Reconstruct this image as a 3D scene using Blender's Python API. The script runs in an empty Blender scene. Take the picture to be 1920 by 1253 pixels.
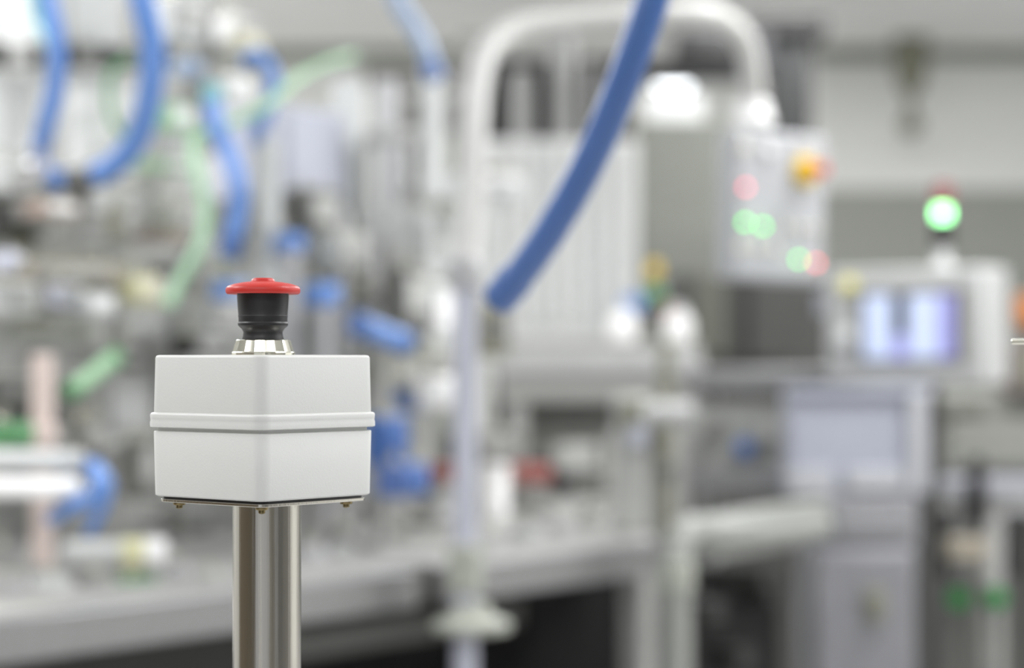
import bpy, math, random
from mathutils import Vector, Matrix
random.seed(7)
C = bpy.context.scene.collection
sc = bpy.context.scene
PI = math.pi

# ---------------------------------------------------------------- camera, world, lights
F = 80.0 / 36.0 * 1920.0            # focal length in pixels
EYE = 1.25                          # camera height
HY = 668.0                          # row of the horizon
cd = bpy.data.cameras.new('camera'); cam = bpy.data.objects.new('camera', cd); C.objects.link(cam)
cam.location = (0, 0, EYE); cam.rotation_euler = (PI / 2, 0, 0)
cd.lens = 80; cd.sensor_width = 36; cd.shift_y = (HY - 626.5) / 1920.0
cd.clip_start = 0.05; cd.clip_end = 60
cd.dof.use_dof = True; cd.dof.focus_distance = 1.225; cd.dof.aperture_fstop = 4.0
sc.camera = cam
w = bpy.data.worlds.new('world'); sc.world = w; w.use_nodes = True
w.node_tree.nodes['Background'].inputs[0].default_value = (0.93, 0.96, 1.0, 1)
w.node_tree.nodes['Background'].inputs[1].default_value = 0.68
sc.view_settings.view_transform = 'Standard'; sc.view_settings.look = 'None'
sc.view_settings.exposure = -0.38; sc.view_settings.gamma = 1.0; sc.view_settings.use_curve_mapping = False
LAMPS = [(x, y) for y in (-0.9, 1.7, 4.2, 6.7, 9.1) for x in (-2.1, 1.4, 4.6) if x < 4 or y < 5] + [(-0.3, -1.0)]  # last lamp is added off the grid to light the box's near corner
LAMP_W = 46.0
CEIL = 2.82

# ---------------------------------------------------------------- materials
def lin(c):
    return tuple(((v / 255) / 12.92 if v / 255 <= 0.04045 else ((v / 255 + 0.055) / 1.055) ** 2.4) for v in c) + (1,)
MATS = {}
def mat(name, rgb, metal=0.0, rough=0.5, var=0.06, scale=14.0, bump=0.0, emit=0, brushed=None, coat=0.0, spec=0.5, alpha=1.0):
    if name in MATS: return MATS[name]
    m = bpy.data.materials.new(name); m.use_nodes = True
    nt = m.node_tree; b = nt.nodes['Principled BSDF']
    tc = nt.nodes.new('ShaderNodeTexCoord'); mp = nt.nodes.new('ShaderNodeMapping')
    nt.links.new(tc.outputs['Object'], mp.inputs[0])
    if brushed: mp.inputs['Scale'].default_value = brushed
    nz = nt.nodes.new('ShaderNodeTexNoise'); nz.inputs['Scale'].default_value = scale; nz.inputs['Detail'].default_value = 3
    nt.links.new(mp.outputs[0], nz.inputs['Vector'])
    mx = nt.nodes.new('ShaderNodeMix'); mx.data_type = 'RGBA'
    c = lin(rgb)
    mx.inputs[6].default_value = tuple(v * (1 - var) for v in c[:3]) + (1,)
    mx.inputs[7].default_value = tuple(min(1, v * (1 + var)) for v in c[:3]) + (1,)
    nt.links.new(nz.outputs['Fac'], mx.inputs[0]); nt.links.new(mx.outputs[2], b.inputs['Base Color'])
    b.inputs['Metallic'].default_value = metal; b.inputs['Specular IOR Level'].default_value = spec
    mr = nt.nodes.new('ShaderNodeMapRange'); mr.inputs[3].default_value = max(0.02, rough - 0.06); mr.inputs[4].default_value = min(1, rough + 0.06)
    nt.links.new(nz.outputs['Fac'], mr.inputs[0]); nt.links.new(mr.outputs[0], b.inputs['Roughness'])
    b.inputs['Coat Weight'].default_value = coat
    if bump:
        bp = nt.nodes.new('ShaderNodeBump'); bp.inputs['Strength'].default_value = bump; bp.inputs['Distance'].default_value = 0.0006
        nt.links.new(nz.outputs['Fac'], bp.inputs['Height']); nt.links.new(bp.outputs[0], b.inputs['Normal'])
    if emit:
        b.inputs['Emission Color'].default_value = c; b.inputs['Emission Strength'].default_value = emit
    if alpha < 1:
        b.inputs['Alpha'].default_value = alpha
    MATS[name] = m; return m

WALLP = mat('wall_paint', (238, 239, 235), rough=0.8, scale=4, var=0.03)
WALLD = mat('wall_dimmed_paint', (160, 162, 155), rough=0.8, scale=4, var=0.03)  # darker tone carries the fall of light on the lower wall
TRIM = mat('wall_trim_paint', (160, 163, 154), rough=0.7)
CEILM = mat('ceiling_paint', (246, 246, 244), rough=0.9, scale=3, var=0.03)
FLOORM = mat('epoxy_floor', (196, 196, 196), rough=0.45, scale=3)
ABS = mat('abs_plastic', (222, 223, 220), rough=0.42, scale=900, var=0.012, bump=0.12)
RED = mat('red_plastic', (206, 48, 40), rough=0.45, var=0.03, coat=0.1)
BLK = mat('black_plastic', (34, 34, 36), rough=0.42, var=0.1)
CHROME = mat('chromed_brass', (232, 230, 216), metal=1, rough=0.16, var=0.03)
PIPE = mat('polished_stainless', (204, 200, 192), metal=1, rough=0.21, brushed=(300, 300, 3), scale=2.0, var=0.06, bump=0.15)
BRASS = mat('plated_screw', (140, 126, 92), metal=1, rough=0.28)
STEEL = mat('brushed_steel', (146, 146, 146), metal=0.75, rough=0.42, brushed=(40, 40, 4), scale=3, var=0.1)
STEELD = mat('dull_steel', (172, 172, 169), metal=0.3, rough=0.5, var=0.2)
STEELL = mat('bright_steel', (196, 196, 198), metal=0.55, rough=0.35, var=0.06)
ALU = mat('anodised_aluminium', (190, 191, 190), metal=0.25, rough=0.45, var=0.08)
WHITE = mat('white_enamel', (250, 250, 249), rough=0.4, var=0.02)
CREAM = mat('cream_plastic', (226, 222, 200), rough=0.5)
YELL = mat('pale_yellow_plastic', (222, 220, 178), rough=0.5)
GREYW = mat('light_grey_enamel', (205, 207, 206), rough=0.5, var=0.03)
GREYM = mat('mid_grey_enamel', (186, 187, 183), rough=0.5, var=0.06)
GREYG = mat('grey_green_enamel', (162, 165, 155), rough=0.55, var=0.05)
DARK = mat('dark_grey_enamel', (110, 110, 106), rough=0.5, var=0.1)
VDARK = mat('near_black_enamel', (34, 34, 32), rough=0.6, var=0.1)
LAV = mat('pale_blue_grey_enamel', (188, 191, 204), rough=0.45, var=0.03)
BLUE = mat('blue_polyurethane', (104, 146, 214), rough=0.4, var=0.06, coat=0.1)
BLUED = mat('deep_blue_rubber', (70, 106, 168), rough=0.4, var=0.06, coat=0.1)
BLUEP = mat('pale_blue_tube', (160, 178, 206), rough=0.4)
TEAL = mat('teal_tube', (110, 172, 180), rough=0.4)
GREENT = mat('pale_green_tube', (166, 208, 168), rough=0.4)
GREEN = mat('green_plastic', (96, 152, 104), rough=0.45)
ORANGE = mat('orange_plastic', (186, 120, 70), rough=0.5)
YELLOW = mat('yellow_plastic', (226, 190, 30), rough=0.45)
PINKG = mat('pinkish_ceramic', (222, 205, 198), rough=0.5)
SALM = mat('salmon_plastic', (180, 162, 152), rough=0.5)
OLIVE = mat('olive_grey_metal', (132, 132, 116), rough=0.6)
BEIGE = mat('beige_plastic', (164, 156, 140), rough=0.6)
REDD = mat('dull_red_plastic', (156, 92, 86), rough=0.5)
FABR = mat('frosted_acrylic', (212, 213, 212), rough=0.6, var=0.02)
L_GRN = mat('lit_green_lens', (150, 255, 165), emit=9)
L_GRNS = mat('lit_small_green_lens', (70, 255, 80), emit=9)
L_RED = mat('lit_red_lens', (255, 60, 70), emit=7)
L_YEL = mat('lit_yellow_lens', (255, 210, 60), emit=1.5)
L_WHT = mat('lit_white_tube', (246, 250, 255), emit=6)
SCR = mat('screen_lit_page', (196, 208, 236), emit=0.32, rough=0.3)
SCRV = mat('screen_violet_page', (150, 150, 210), emit=0.3, rough=0.3)
SCRD = mat('screen_dark_page', (70, 76, 92), emit=0.1, rough=0.3)
GLOWG = mat('dim_green_lens', (30, 120, 52), emit=0.12)

# ---------------------------------------------------------------- mesh builder
class MB:
    def __init__(self, M=None):
        self.v = []; self.f = []; self.M = M or Matrix.Identity(4)
    def add(self, vs, fs):
        n = len(self.v); self.v += [self.M @ Vector(p) for p in vs]; self.f += [tuple(i + n for i in f) for f in fs]
        return self
    def box(self, c, s, rz=0, ry=0):
        R = Matrix.Rotation(rz, 3, 'Z') @ Matrix.Rotation(ry, 3, 'Y')
        vs = [Vector(c) + R @ Vector((sx * s[0] / 2, sy * s[1] / 2, sz * s[2] / 2)) for sx in (-1, 1) for sy in (-1, 1) for sz in (-1, 1)]
        return self.add(vs, [(0, 1, 3, 2), (4, 6, 7, 5), (0, 4, 5, 1), (2, 3, 7, 6), (0, 2, 6, 4), (1, 5, 7, 3)])
    def lathe(self, p, prof, axis=(0, 0, 1), n=32, facet=0):
        ax = Vector(axis).normalized(); t = Vector((1, 0, 0)) if abs(ax.x) < 0.9 else Vector((0, 1, 0))
        e1 = (t - ax * t.dot(ax)).normalized(); e2 = ax.cross(e1)
        vs = []; fs = []; p = Vector(p)
        for r, z in prof:
            for k in range(n):
                a = 2 * PI * k / n; rr = r * (1 - (facet if k % 2 else 0))
                vs.append(p + ax * z + (e1 * math.cos(a) + e2 * math.sin(a)) * rr)
        for i in range(len(prof) - 1):
            for k in range(n):
                k2 = (k + 1) % n; fs.append((i * n + k, i * n + k2, (i + 1) * n + k2, (i + 1) * n + k))
        fs.append(tuple(reversed(range(n)))); fs.append(tuple((len(prof) - 1) * n + k for k in range(n)))
        return self.add(vs, fs)
    def cyl(self, p0, p1, r, r1=None, n=24):
        p0, p1 = Vector(p0), Vector(p1); L = (p1 - p0).length; r1 = r if r1 is None else r1; e = min(r, r1, L) * 0.12
        return self.lathe(p0, [(r - e, 0), (r, e), (r1, L - e), (r1 - e, L)], p1 - p0, n)
    def tube(self, pts, r, n=16, sub=8):
        P = [Vector(p) for p in pts]
        if sub > 1 and len(P) > 2:
            Q = [P[0] * 2 - P[1]] + P + [P[-1] * 2 - P[-2]]; out = []
            for i in range(1, len(Q) - 2):
                for k in range(sub):
                    t = k / sub; a, b, c, d = Q[i - 1], Q[i], Q[i + 1], Q[i + 2]
                    out.append(0.5 * ((2 * b) + (c - a) * t + (2 * a - 5 * b + 4 * c - d) * t * t + (3 * b - a - 3 * c + d) * t ** 3))
            P = out + [P[-1]]
        T = [(P[min(i + 1, len(P) - 1)] - P[max(i - 1, 0)]).normalized() for i in range(len(P))]
        e = Vector((0, 1, 0)); e = (e - T[0] * e.dot(T[0])); e = e.normalized() if e.length > 0.1 else Vector((1, 0, 0))
        vs = []; fs = []
        for i, p in enumerate(P):
            e = (e - T[i] * e.dot(T[i])).normalized(); g = T[i].cross(e)
            for k in range(n):
                a = 2 * PI * k / n; vs.append(p + (e * math.cos(a) + g * math.sin(a)) * r)
        for i in range(len(P) - 1):
            for k in range(n):
                k2 = (k + 1) % n; fs.append((i * n + k, i * n + k2, (i + 1) * n + k2, (i + 1) * n + k))
        fs.append(tuple(reversed(range(n)))); fs.append(tuple((len(P) - 1) * n + k for k in range(n)))
        return self.add(vs, fs)
    def prism(self, poly, z0, z1):
        n = len(poly); vs = [(x, y, z0) for x, y in poly] + [(x, y, z1) for x, y in poly]
        return self.add(vs, [tuple(reversed(range(n))), tuple(range(n, 2 * n))] + [(i, (i + 1) % n, n + (i + 1) % n, n + i) for i in range(n)])
    def build(self, name, m, parent=None, bev=0.0, label=None, ang=35, seg=2):
        me = bpy.data.meshes.new(name); o = bpy.data.objects.new(name, me); C.objects.link(o)
        base = Vector((0, 0, 0)); q = parent
        while q is not None: base += q.location; q = q.parent
        if parent is None:
            xs = [v.x for v in self.v]; ys = [v.y for v in self.v]; zs = [v.z for v in self.v]
            base = Vector(((min(xs) + max(xs)) / 2, (min(ys) + max(ys)) / 2, min(zs))); o.location = base
        else: o.parent = parent
        me.from_pydata([tuple(v - base) for v in self.v], [], self.f); me.update()
        me.materials.append(m)
        for p in me.polygons: p.use_smooth = True
        me.set_sharp_from_angle(angle=math.radians(ang))
        if bev:
            md = o.modifiers.new('edge', 'BEVEL'); md.width = bev; md.segments = seg; md.limit_method = 'ANGLE'; md.angle_limit = math.radians(40)
        if label: o['label'] = label
        return o

def tag(o, label, cat, group=None):
    o['label'] = label; o['category'] = cat
    if group: o['group'] = group
    return o
def thing(name, label, cat, loc, group=None):
    o = bpy.data.objects.new(name, None); C.objects.link(o); o.location = Vector(loc); o.empty_display_size = 0.05
    return tag(o, label, cat, group)
def struct(o):
    o['kind'] = 'structure'; return o
def copy_tree(o, parent=None):
    c = o.copy(); C.objects.link(c); c.parent = parent
    for ch in [x for x in bpy.data.objects if x.parent == o]: copy_tree(ch, c)
    return c

# a point of the place at row py, column px of the photograph, d metres into the hall
def P(px, py, d): return Vector(((px - 960) / F * d, d, EYE + (HY - py) / F * d))
def S(n, d): return n * d / F
# the long machine runs obliquely away: a = along its front edge, b = back from it
O0 = Vector((-0.6705, 2.98, 0)); U = Vector((0.602, 0.7985, 0)); N = Vector((-0.7985, 0.602, 0))
MBN = Matrix(((U.x, N.x, 0, O0.x), (U.y, N.y, 0, O0.y), (0, 0, 1, 0), (0, 0, 0, 1)))
def AB(px, py, b):
    """(a, b, z) in the machine's own frame of what stands at px, py on the plane b, and metres per pixel there"""
    r = (px - 960) / F; x0 = O0.x + N.x * b; y0 = O0.y + N.y * b
    a = (r * y0 - x0) / (U.x - r * U.y); Y = y0 + U.y * a
    return Vector((a, b, EYE + (HY - py) / F * Y)), Y / F
def W(v): return MBN @ Vector(v)
def wa(wpx, px, b):                        # length along the machine that spans wpx columns
    return wpx * AB(px, HY, b)[1] / (U.x - (px - 960) / F * U.y)

# ---------------------------------------------------------------- room
BW = 11.6
struct(MB().box((0, 4.5, -0.05), (13, 16, 0.1)).build('floor', FLOORM))
struct(MB().box((0, 4.5, CEIL + 0.05), (13, 16, 0.1)).build('ceiling', CEILM))
wb = MB().box((0, BW + 0.05, 2.46), (13, 0.1, 0.72)).build('wall_back', WALLP); struct(wb)
struct(MB().box((0, BW + 0.045, 1.05), (13, 0.11, 2.1)).build('wall_dim_band', WALLD))     # lower wall, its weaker light put into a darker colour
struct(MB().box((0, BW - 0.03, CEIL - 0.035), (13, 0.06, 0.07)).build('trim_2', TRIM, bev=0.008))
struct(MB().box((-6.45, 4.5, CEIL / 2), (0.1, 16, CEIL)).build('wall_left', WALLP))
struct(MB().box((6.45, 4.5, CEIL / 2), (0.1, 16, CEIL)).build('wall_right', WALLP))
struct(MB().box((-2.9, -0.8, 1.1), (0.08, 5.0, 2.2)).build('reflection_board_brown', mat('brown_reflector', (92, 83, 66), rough=.7)))  # unseen board added to give the pole its dark brown streak
struct(MB().box((-1.35, -3.2, 1.3), (0.4, 0.4, 2.6)).build('reflection_post_white', WALLP))  # unseen post added for a pale streak in the pole's reflection
struct(MB().box((1.9, -3.4, 1.1), (2.2, 0.08, 2.2)).build('reflection_board_grey', mat('grey_reflector', (150, 148, 138), rough=.7)))  # added behind the camera as a grey tone for the pole to mirror
struct(MB().box((3.4, -0.9, 1.1), (0.08, 4.4, 2.2)).build('reflection_board_side', mat('grey_side_reflector', (128, 128, 124), rough=.7)))  # out of view, added to grey the pole's right side
for i, (x, y) in enumerate(LAMPS):
    t = thing('ceiling_lamp', 'flat white ceiling lamp, one of a grid over the hall floor with one added', 'lamp', (x, y, CEIL - 0.05), 'ceiling lamps over the hall')
    MB().box((x, y, CEIL - 0.025), (1.26, 0.66, 0.05)).build('housing', WHITE, t, 0.006)
    l = bpy.data.lights.new('lamp_light', 'AREA'); l.shape = 'RECTANGLE'; l.size = 1.2; l.size_y = 0.6; l.energy = LAMP_W * ((0.45 if x < -1 else 0.8 if x < 0 else 0.2) if y < 0 else (1.3 if x < 0 else 0.95) if y < 3 else 1.8 if y < 5 else (2.5 if x < 0 else 1.5)); l.color = (0.99, 0.99, 1.0)
    lo = bpy.data.objects.new('lamp_light', l); C.objects.link(lo); lo.location = (x, y, CEIL - 0.055)

# ---------------------------------------------------------------- the push-button box in front
def rrect(cx, cy, half, r, ang, n=7):
    out = []
    for k, (sx, sy) in enumerate(((1, 1), (-1, 1), (-1, -1), (1, -1))):
        for i in range(n):
            a = PI / 2 * k + PI / 2 * i / (n - 1)
            out.append((sx * (half - r) + r * math.cos(a), sy * (half - r) + r * math.sin(a)))
    ca, sa = math.cos(ang), math.sin(ang)
    return [(cx + x * ca - y * sa, cy + x * sa + y * ca) for x, y in out]
BX, BY = -0.1380, 1.2612; BA = math.radians(-39.6)
st = thing('emergency_stop_stand', 'pale grey push button box with red mushroom button on a stainless pole', 'push button box', (BX, BY, 0))
H = 0.0435
def loft(mb, secs, half_r):
    rings = [rrect(BX, BY, h + .0007, r + 0.0025, BA) for h, r, z in secs]; n = len(rings[0]); vs = []
    for ring, (h, r, z) in zip(rings, secs): vs += [(x, y, z) for x, y in ring]
    fs = [(i * n + k, i * n + (k + 1) % n, (i + 1) * n + (k + 1) % n, (i + 1) * n + k) for i in range(len(secs) - 1) for k in range(n)]
    fs += [tuple(reversed(range(n))), tuple((len(secs) - 1) * n + k for k in range(n))]
    return mb.add(vs, fs)
zt = EYE + 0.0006
lid = loft(MB(), [(H + 0.0012, .005, EYE - .0392), (H + 0.0019, .0052, EYE - .0388), (H + 0.0019, .0052, EYE - .0362), (H + 0.0016, .0051, EYE - .0354), (H + 0.0017, .0051, EYE - .0344),
    (H + 0.0019, .0052, EYE - .0322), (H + 0.0012, .005, EYE - .0312), (H + 0.0001, .0045, EYE - .0309), (H - 0.0004, .0045, zt - .0016), (H - 0.0010, .004, zt - .0004), (H - 0.0024, .003, zt)], 0).build('lid', ABS, st, ang=50)
base = loft(MB(), [(H - 0.0015, .004, EYE - .0771), (H - 0.0004, .0045, EYE - .0763), (H + 0.0003, .0048, EYE - .0416), (H + 0.0000, .0048, EYE - .0412), (H - 0.0016, .004, EYE - .0411), (H - 0.0016, .004, EYE - .0388)], 0).build('base_box', ABS, st, ang=50)
loft(MB(), [(H - 0.0040, .003, EYE - .0786), (H - 0.0040, .003, EYE - .0770)], 0).build('shade_gap', BLK, st)  # black inset layer paints the shaded gap between base and plate
pl = loft(MB(), [(H - 0.0030, .003, EYE - .0803), (H - 0.0030, .003, EYE - .0786)], 0).build('mounting_plate', PIPE, st, 0.0003)
for sx, sy in ((1, 1), (-1, 1), (-1, -1), (1, -1)):
    ca, sa = math.cos(BA), math.sin(BA); k = 0.0325
    x = BX + sx * k * ca - sy * k * sa; y = BY + sx * k * sa + sy * k * ca
    MB().lathe((x, y, EYE - .0844), [(.0010, 0), (.0019, .0006), (.0019, .0020), (.0033, .0022), (.0036, .003), (.0036, .0042)], n=12).build('screw', BRASS, st)
px_, py_ = BX + 0.0021, BY
pole = MB().lathe((px_, py_, 0.012), [(.0190, 0), (.0190, 1.1578)], n=64).build('pole', PIPE, st)
MB().lathe((px_, py_, 0), [(.085, 0), (.088, .002), (.088, .010), (.085, .012)], n=48).build('floor_flange', PIPE, st)
# weld ring under the plate
MB().lathe((px_, py_, EYE - .0818), [(.0192, 0), (.0198, .0008), (.0202, .0016)], n=48).build('weld_collar', PIPE, st)
col = MB()
col.lathe((BX, BY, zt - .0003), [(.0176, 0), (.0176, .0016), (.0171, .0022), (.0152, .0084), (.0146, .0088), (.0118, .0090)], n=36, facet=0.03).build('bezel_ring', CHROME, st, ang=20)
MB().lathe((BX, BY, zt + .0080), [(.0116, 0), (.0116, .001), (.0111, .0024), (.0108, .0044), (.0110, .0052), (.0118, .0066), (.0128, .0074), (.0138, .0084), (.0139, .0096), (.0135, .0104),
    (.0136, .0130), (.0138, .0136), (.0136, .0142), (.0140, .0190), (.0143, .0235), (.0143, .0268)], n=48).build('neck', BLK, st, ang=25)
MB().lathe((BX, BY, zt + .0338), [(.0150, .0008), (.0185, .0002), (.0198, 0), (.0205, .0008), (.0207, .0020), (.0204, .0034), (.0194, .0044), (.0160, .0056), (.0110, .0065), (.0066, .0070),
    (.0062, .0082), (.0048, .0089), (.0020, .0090)], n=64).build('mushroom_button', RED, st, ang=60)

# ---------------------------------------------------------------- long machine
ZD = 0.905                                   # deck height
mt = thing('packaging_machine', 'long stainless packaging machine with a deck and grey back panel', 'machine', W((1.0, 0.5, 0)))
a0, a1 = -0.75, 2.62
aj0 = AB(783, 1100, 0)[0].x; aj1 = AB(838, 1100, 0)[0].x
m = MB(MBN)
for s, e in ((a0, aj0), (aj1, AB(1235, 1000, 0)[0].x)):
    m = MB(MBN).box(((s + e) / 2, 0.02, ZD - 0.030), (e - s, 0.04, 0.061)); m.build('front_beam', STEEL, mt, 0.004)
MB(MBN).prism([(a0, .04), (AB(1228, 0, .04)[0].x, .04), (AB(1138, 0, 1.0)[0].x, 1.0), (a0, 1.0)], ZD - .012, ZD).build('deck', STEELD, mt, 0.002)
MB(MBN).box(((aj0 + aj1) / 2, 0.05, ZD - 0.03), (aj1 - aj0 + 0.02, 0.02, 0.06)).build('joint_plate', DARK, mt)
e1 = AB(655, 400, 1.0)[0].x
MB(MBN).box(((a0 + e1) / 2, 1.02, (ZD + 1.575) / 2), (e1 - a0, 0.03, 1.575 - ZD)).build('back_panel', GREYM, mt, 0.004)
e2 = AB(930, 700, 1.0)[0].x
MB(MBN).box(((e2 + e1) / 2 + .002, 1.02, (ZD + 1.33) / 2), (e2 - e1, 0.03, 1.33 - ZD)).build('back_panel', GREYM, mt, 0.004)
MB(MBN).box(((a0 + aj0) / 2, 0.3, 0.47), (aj0 - a0, 0.03, 0.8)).build('underside_shade', mat('shade_charcoal', (48, 48, 45), rough=.6), mt, 0.003)  # dark sheet put in to paint the shade under the deck
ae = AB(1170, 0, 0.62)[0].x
MB(MBN).box(((aj0 + ae) / 2, 0.62, 0.47), (ae - aj0, 0.03, 0.8)).build('underside_shade', mat('machine_black', (18, 18, 17), rough=.8), mt, 0.003)  # black sheet for the deeper shade under this end of the deck
for a in (-0.6, aj0 + .04, 1.60):
    if a != aj0 + .04: MB(MBN).box((a, 0.07, (ZD - 0.07) / 2), (0.05, 0.05, ZD - 0.07)).build('leg', STEELD, mt, 0.004)
    MB(MBN).box((a, 0.9, (ZD - 0.015) / 2), (0.05, 0.05, ZD - 0.015)).build('leg', STEELD, mt, 0.004)
MB(MBN).box((0.45, 0.45, 0.84), (2.3, 0.04, 0.03)).build('cross_rail', STEELD, mt, 0.003)
MB(MBN).box((1.3, 0.40, 0.74), (0.7, 0.05, 0.05)).build('cross_rail', DARK, mt, 0.003)

# white covers above the back panel
PRE = []
def cover(name, label, cat, px0, px1, py0, py1, b, dep, m_, zbase=None, group=None):
    p, s = AB((px0 + px1) / 2, (py0 + py1) / 2, b); L = wa(px1 - px0, (px0 + px1) / 2, b)
    z0 = EYE + (HY - py1) * s; z1 = EYE + (HY - py0) * s
    if zbase is not None: z0 = zbase
    t = thing(name, label, cat, W((p.x, b + dep / 2, z0)), group)
    MB(MBN).box((p.x, b + dep / 2, (z0 + z1) / 2), (L, dep, z1 - z0)).build('body', m_, t, 0.008)
    MB(MBN).box((p.x, b - 0.004, (z0 + z1) / 2), (L * 0.86, 0.008, (z1 - z0) * 0.86)).build('front_panel', m_, t, 0.003)
    PRE.append((p.x - L / 2, p.x + L / 2, b - .01, b + dep, z0, z1))
    return t, p, s, L, z0, z1
PT = 1.5756
cover('machine_cover', 'tall white machine cover at the left end behind the thin blue hose', 'cover', -60, 66, 132, 318, 0.86, 0.25, WHITE, PT)
cover('machine_cover', 'white machine cover between the two hanging blue hoses', 'cover', 112, 246, 132, 318, 0.86, 0.25, WHITE, PT)
cover('upper_cover', 'white upper cover above the dark rail between the blue hoses', 'cover', 118, 232, -50, 92, 0.90, 0.2, GREYW)
cover('upper_cover', 'white upper cover at the top corner outside the thin blue hose', 'cover', -60, 42, -50, 88, 0.90, 0.2, WHITE)
cover('control_cover', 'pale grey cover beside the upright post, standing on the back panel', 'cover', 528, 650, 205, 336, 0.86, 0.2, LAV, PT)
cover('small_cover', 'narrow pale cover behind the green cable loop', 'cover', 300, 372, 170, 330, 0.92, 0.12, GREYW, PT)
lp = W((-.15, .05, 2.42)); ld = (W((-.35, .9, 1.85)) - lp).normalized()  # lamp out of view, added to brighten the white covers
wl = thing('added_cover_lamp', 'white strip lamp added out of view to brighten the covers at the left end', 'lamp', lp)
MB(MBN).box((-.15, .05, 2.445), (.9, .10, .04)).build('housing', WHITE, wl, .006)
for k in (-.5, .2): MB(MBN).box((k, .05, (2.465 + CEIL) / 2), (.015, .015, CEIL - 2.465)).build('hanger', STEELD, wl, .001)
l = bpy.data.lights.new('lamp_light', 'AREA'); l.shape = 'RECTANGLE'; l.size = .8; l.size_y = .08; l.energy = 9; l.color = (.97, .98, 1)
lo = bpy.data.objects.new('lamp_light', l); C.objects.link(lo); lo.location = lp; lo.rotation_euler = ld.to_track_quat('-Z', 'X').to_euler()
# dark rail with couplings crossing behind the blue hoses
rt = thing('air_manifold_rail', 'dark air rail crossing behind the blue hoses', 'rail', W((0, 0.8, 1.7)))
q0, _ = AB(-60, 100, 0.80); q1, _ = AB(505, 116, 0.80)
MB(MBN).cyl(q0, q1, 0.019).build('pipe', VDARK, rt); PRE.append((q0.x, q1.x, .77, .83, min(q0.z, q1.z) - .03, max(q0.z, q1.z) + .03))
for pxx in (20, 150, 240, 330, 415, 470):
    p, s = AB(pxx, 110, 0.80); z = q0.z + (q1.z - q0.z) * ((p.x - q0.x) / (q1.x - q0.x))
    MB(MBN).box((p.x, 0.80, z), (0.05, 0.05, 0.038)).build('clamp', DARK if pxx in (240, 150) else STEELD, rt, 0.004)
    
for pxx in (88, 378):
    p, s = AB(pxx, 110, 0.80)
    MB(MBN).box((p.x, 0.80, (1.64 + CEIL) / 2), (0.045, 0.045, CEIL - 1.64)).build('upright', STEELD if pxx > 200 else GREYW, rt, 0.004)

# ---------------------------------------------------------------- hoses
def hose(name, label, pts, r, m_, cat='hose', ends=None, group=None):
    if pts[0][1] < -400:                # straight run down from the ceiling
        a, b = pts[0], pts[1]; k = int((b[1] - a[1]) / 200) + 1
        pts = [tuple(a[j] + (b[j] - a[j]) * i / k for j in range(3)) for i in range(k)] + pts[1:]
    Q = [P(*p) for p in pts]
    if not ends:
        o = MB().tube(Q, r).build(name, m_, None, ang=60); return tag(o, label, cat, group)
    t = thing(name, label, cat, Q[-1], group)
    MB().tube(Q, r).build('tube', m_, t, ang=60)
    for which in ends:
        a, b = (Q[-1], Q[-2]) if which == 'end' else (Q[0], Q[1])
        d = (b - a).normalized(); MB().cyl(a - d * r * 0.9, a + d * r * 1.5, r * 1.12).build('ferrule', ends[which], t)
    return t
CE = lambda d: HY - (CEIL - EYE) * F / d       # row of the ceiling at depth d
hose('thick_blue_hose', 'thick blue hose curving down in front, its end cut free', [(1330, CE(2.1), 2.1), (1275, -180, 2.1), (1222, 0, 2.1), (1166, 160, 2.12), (1106, 300, 2.16), (1040, 420, 2.2), (986, 500, 2.24), (948, 546, 2.28)], S(32, 2.15), BLUED, ends={'end': BLUED})
hose('blue_air_hose', 'wide blue air hose, the larger of the two hanging loops', [(225, CE(3.3), 3.3), (240, -150, 3.3), (268, 0, 3.3), (286, 90, 3.32), (280, 180, 3.35), (258, 258, 3.4), (215, 310, 3.45), (165, 334, 3.5)], S(24, 3.35), BLUE, ends={'end': DARK})
hose('blue_air_hose', 'narrower blue air hose at the far left of the machine', [(70, CE(3.4), 3.4), (72, -150, 3.4), (92, 0, 3.4), (106, 80, 3.4), (104, 160, 3.42), (86, 235, 3.45), (70, 290, 3.5)], S(18, 3.4), BLUE, ends={'end': STEELL})
hose('teal_air_hose', 'short teal hose beside the narrower blue hose', [(40, CE(3.7), 3.7), (48, -140, 3.7), (62, 0, 3.7), (76, 50, 3.68), (98, 90, 3.6)], S(10, 3.6), TEAL)
hose('blue_air_hose', 'blue hose dropping behind the red button from a bend', [(398, 176, 3.75), (404, 235, 3.72), (428, 285, 3.7), (446, 340, 3.66), (446, 400, 3.66), (430, 468, 3.66)], S(17, 3.8), BLUE, ends={'start': TEAL, 'end': BLUED})
hose('blue_loop_hose', 'blue hose looping out from the manifold coupling', [(455, 112, 4.1), (486, 106, 4.1), (508, 135, 4.1), (510, 180, 4.1), (492, 225, 4.1), (478, 262, 4.15)], S(14, 4.1), BLUE)
hose('green_cable', 'pale green cable arching from the blue loop to the pale upright', [(664, 104, 4.8), (620, 116, 4.6), (560, 145, 4.2), (516, 185, 3.95), (470, 215, 3.9), (405, 240, 3.9)], S(8, 4.2), GREENT, 'cable')
hose('green_cable', 'long pale green cable hanging down behind the white box', [(398, 246, 3.86), (364, 262, 3.85), (372, 330, 3.8), (386, 400, 3.78), (372, 465, 3.75), (340, 520, 3.72), (318, 566, 3.7)], S(10, 3.8), GREENT, 'cable', ends={'end': GREENT})
hose('green_cable', 'green cable bowed behind the white cover', [(246, 108, 3.9), (212, 130, 3.9), (204, 175, 3.9), (214, 230, 3.9), (240, 262, 3.9)], S(7, 3.9), GREEN, 'cable')
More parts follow.
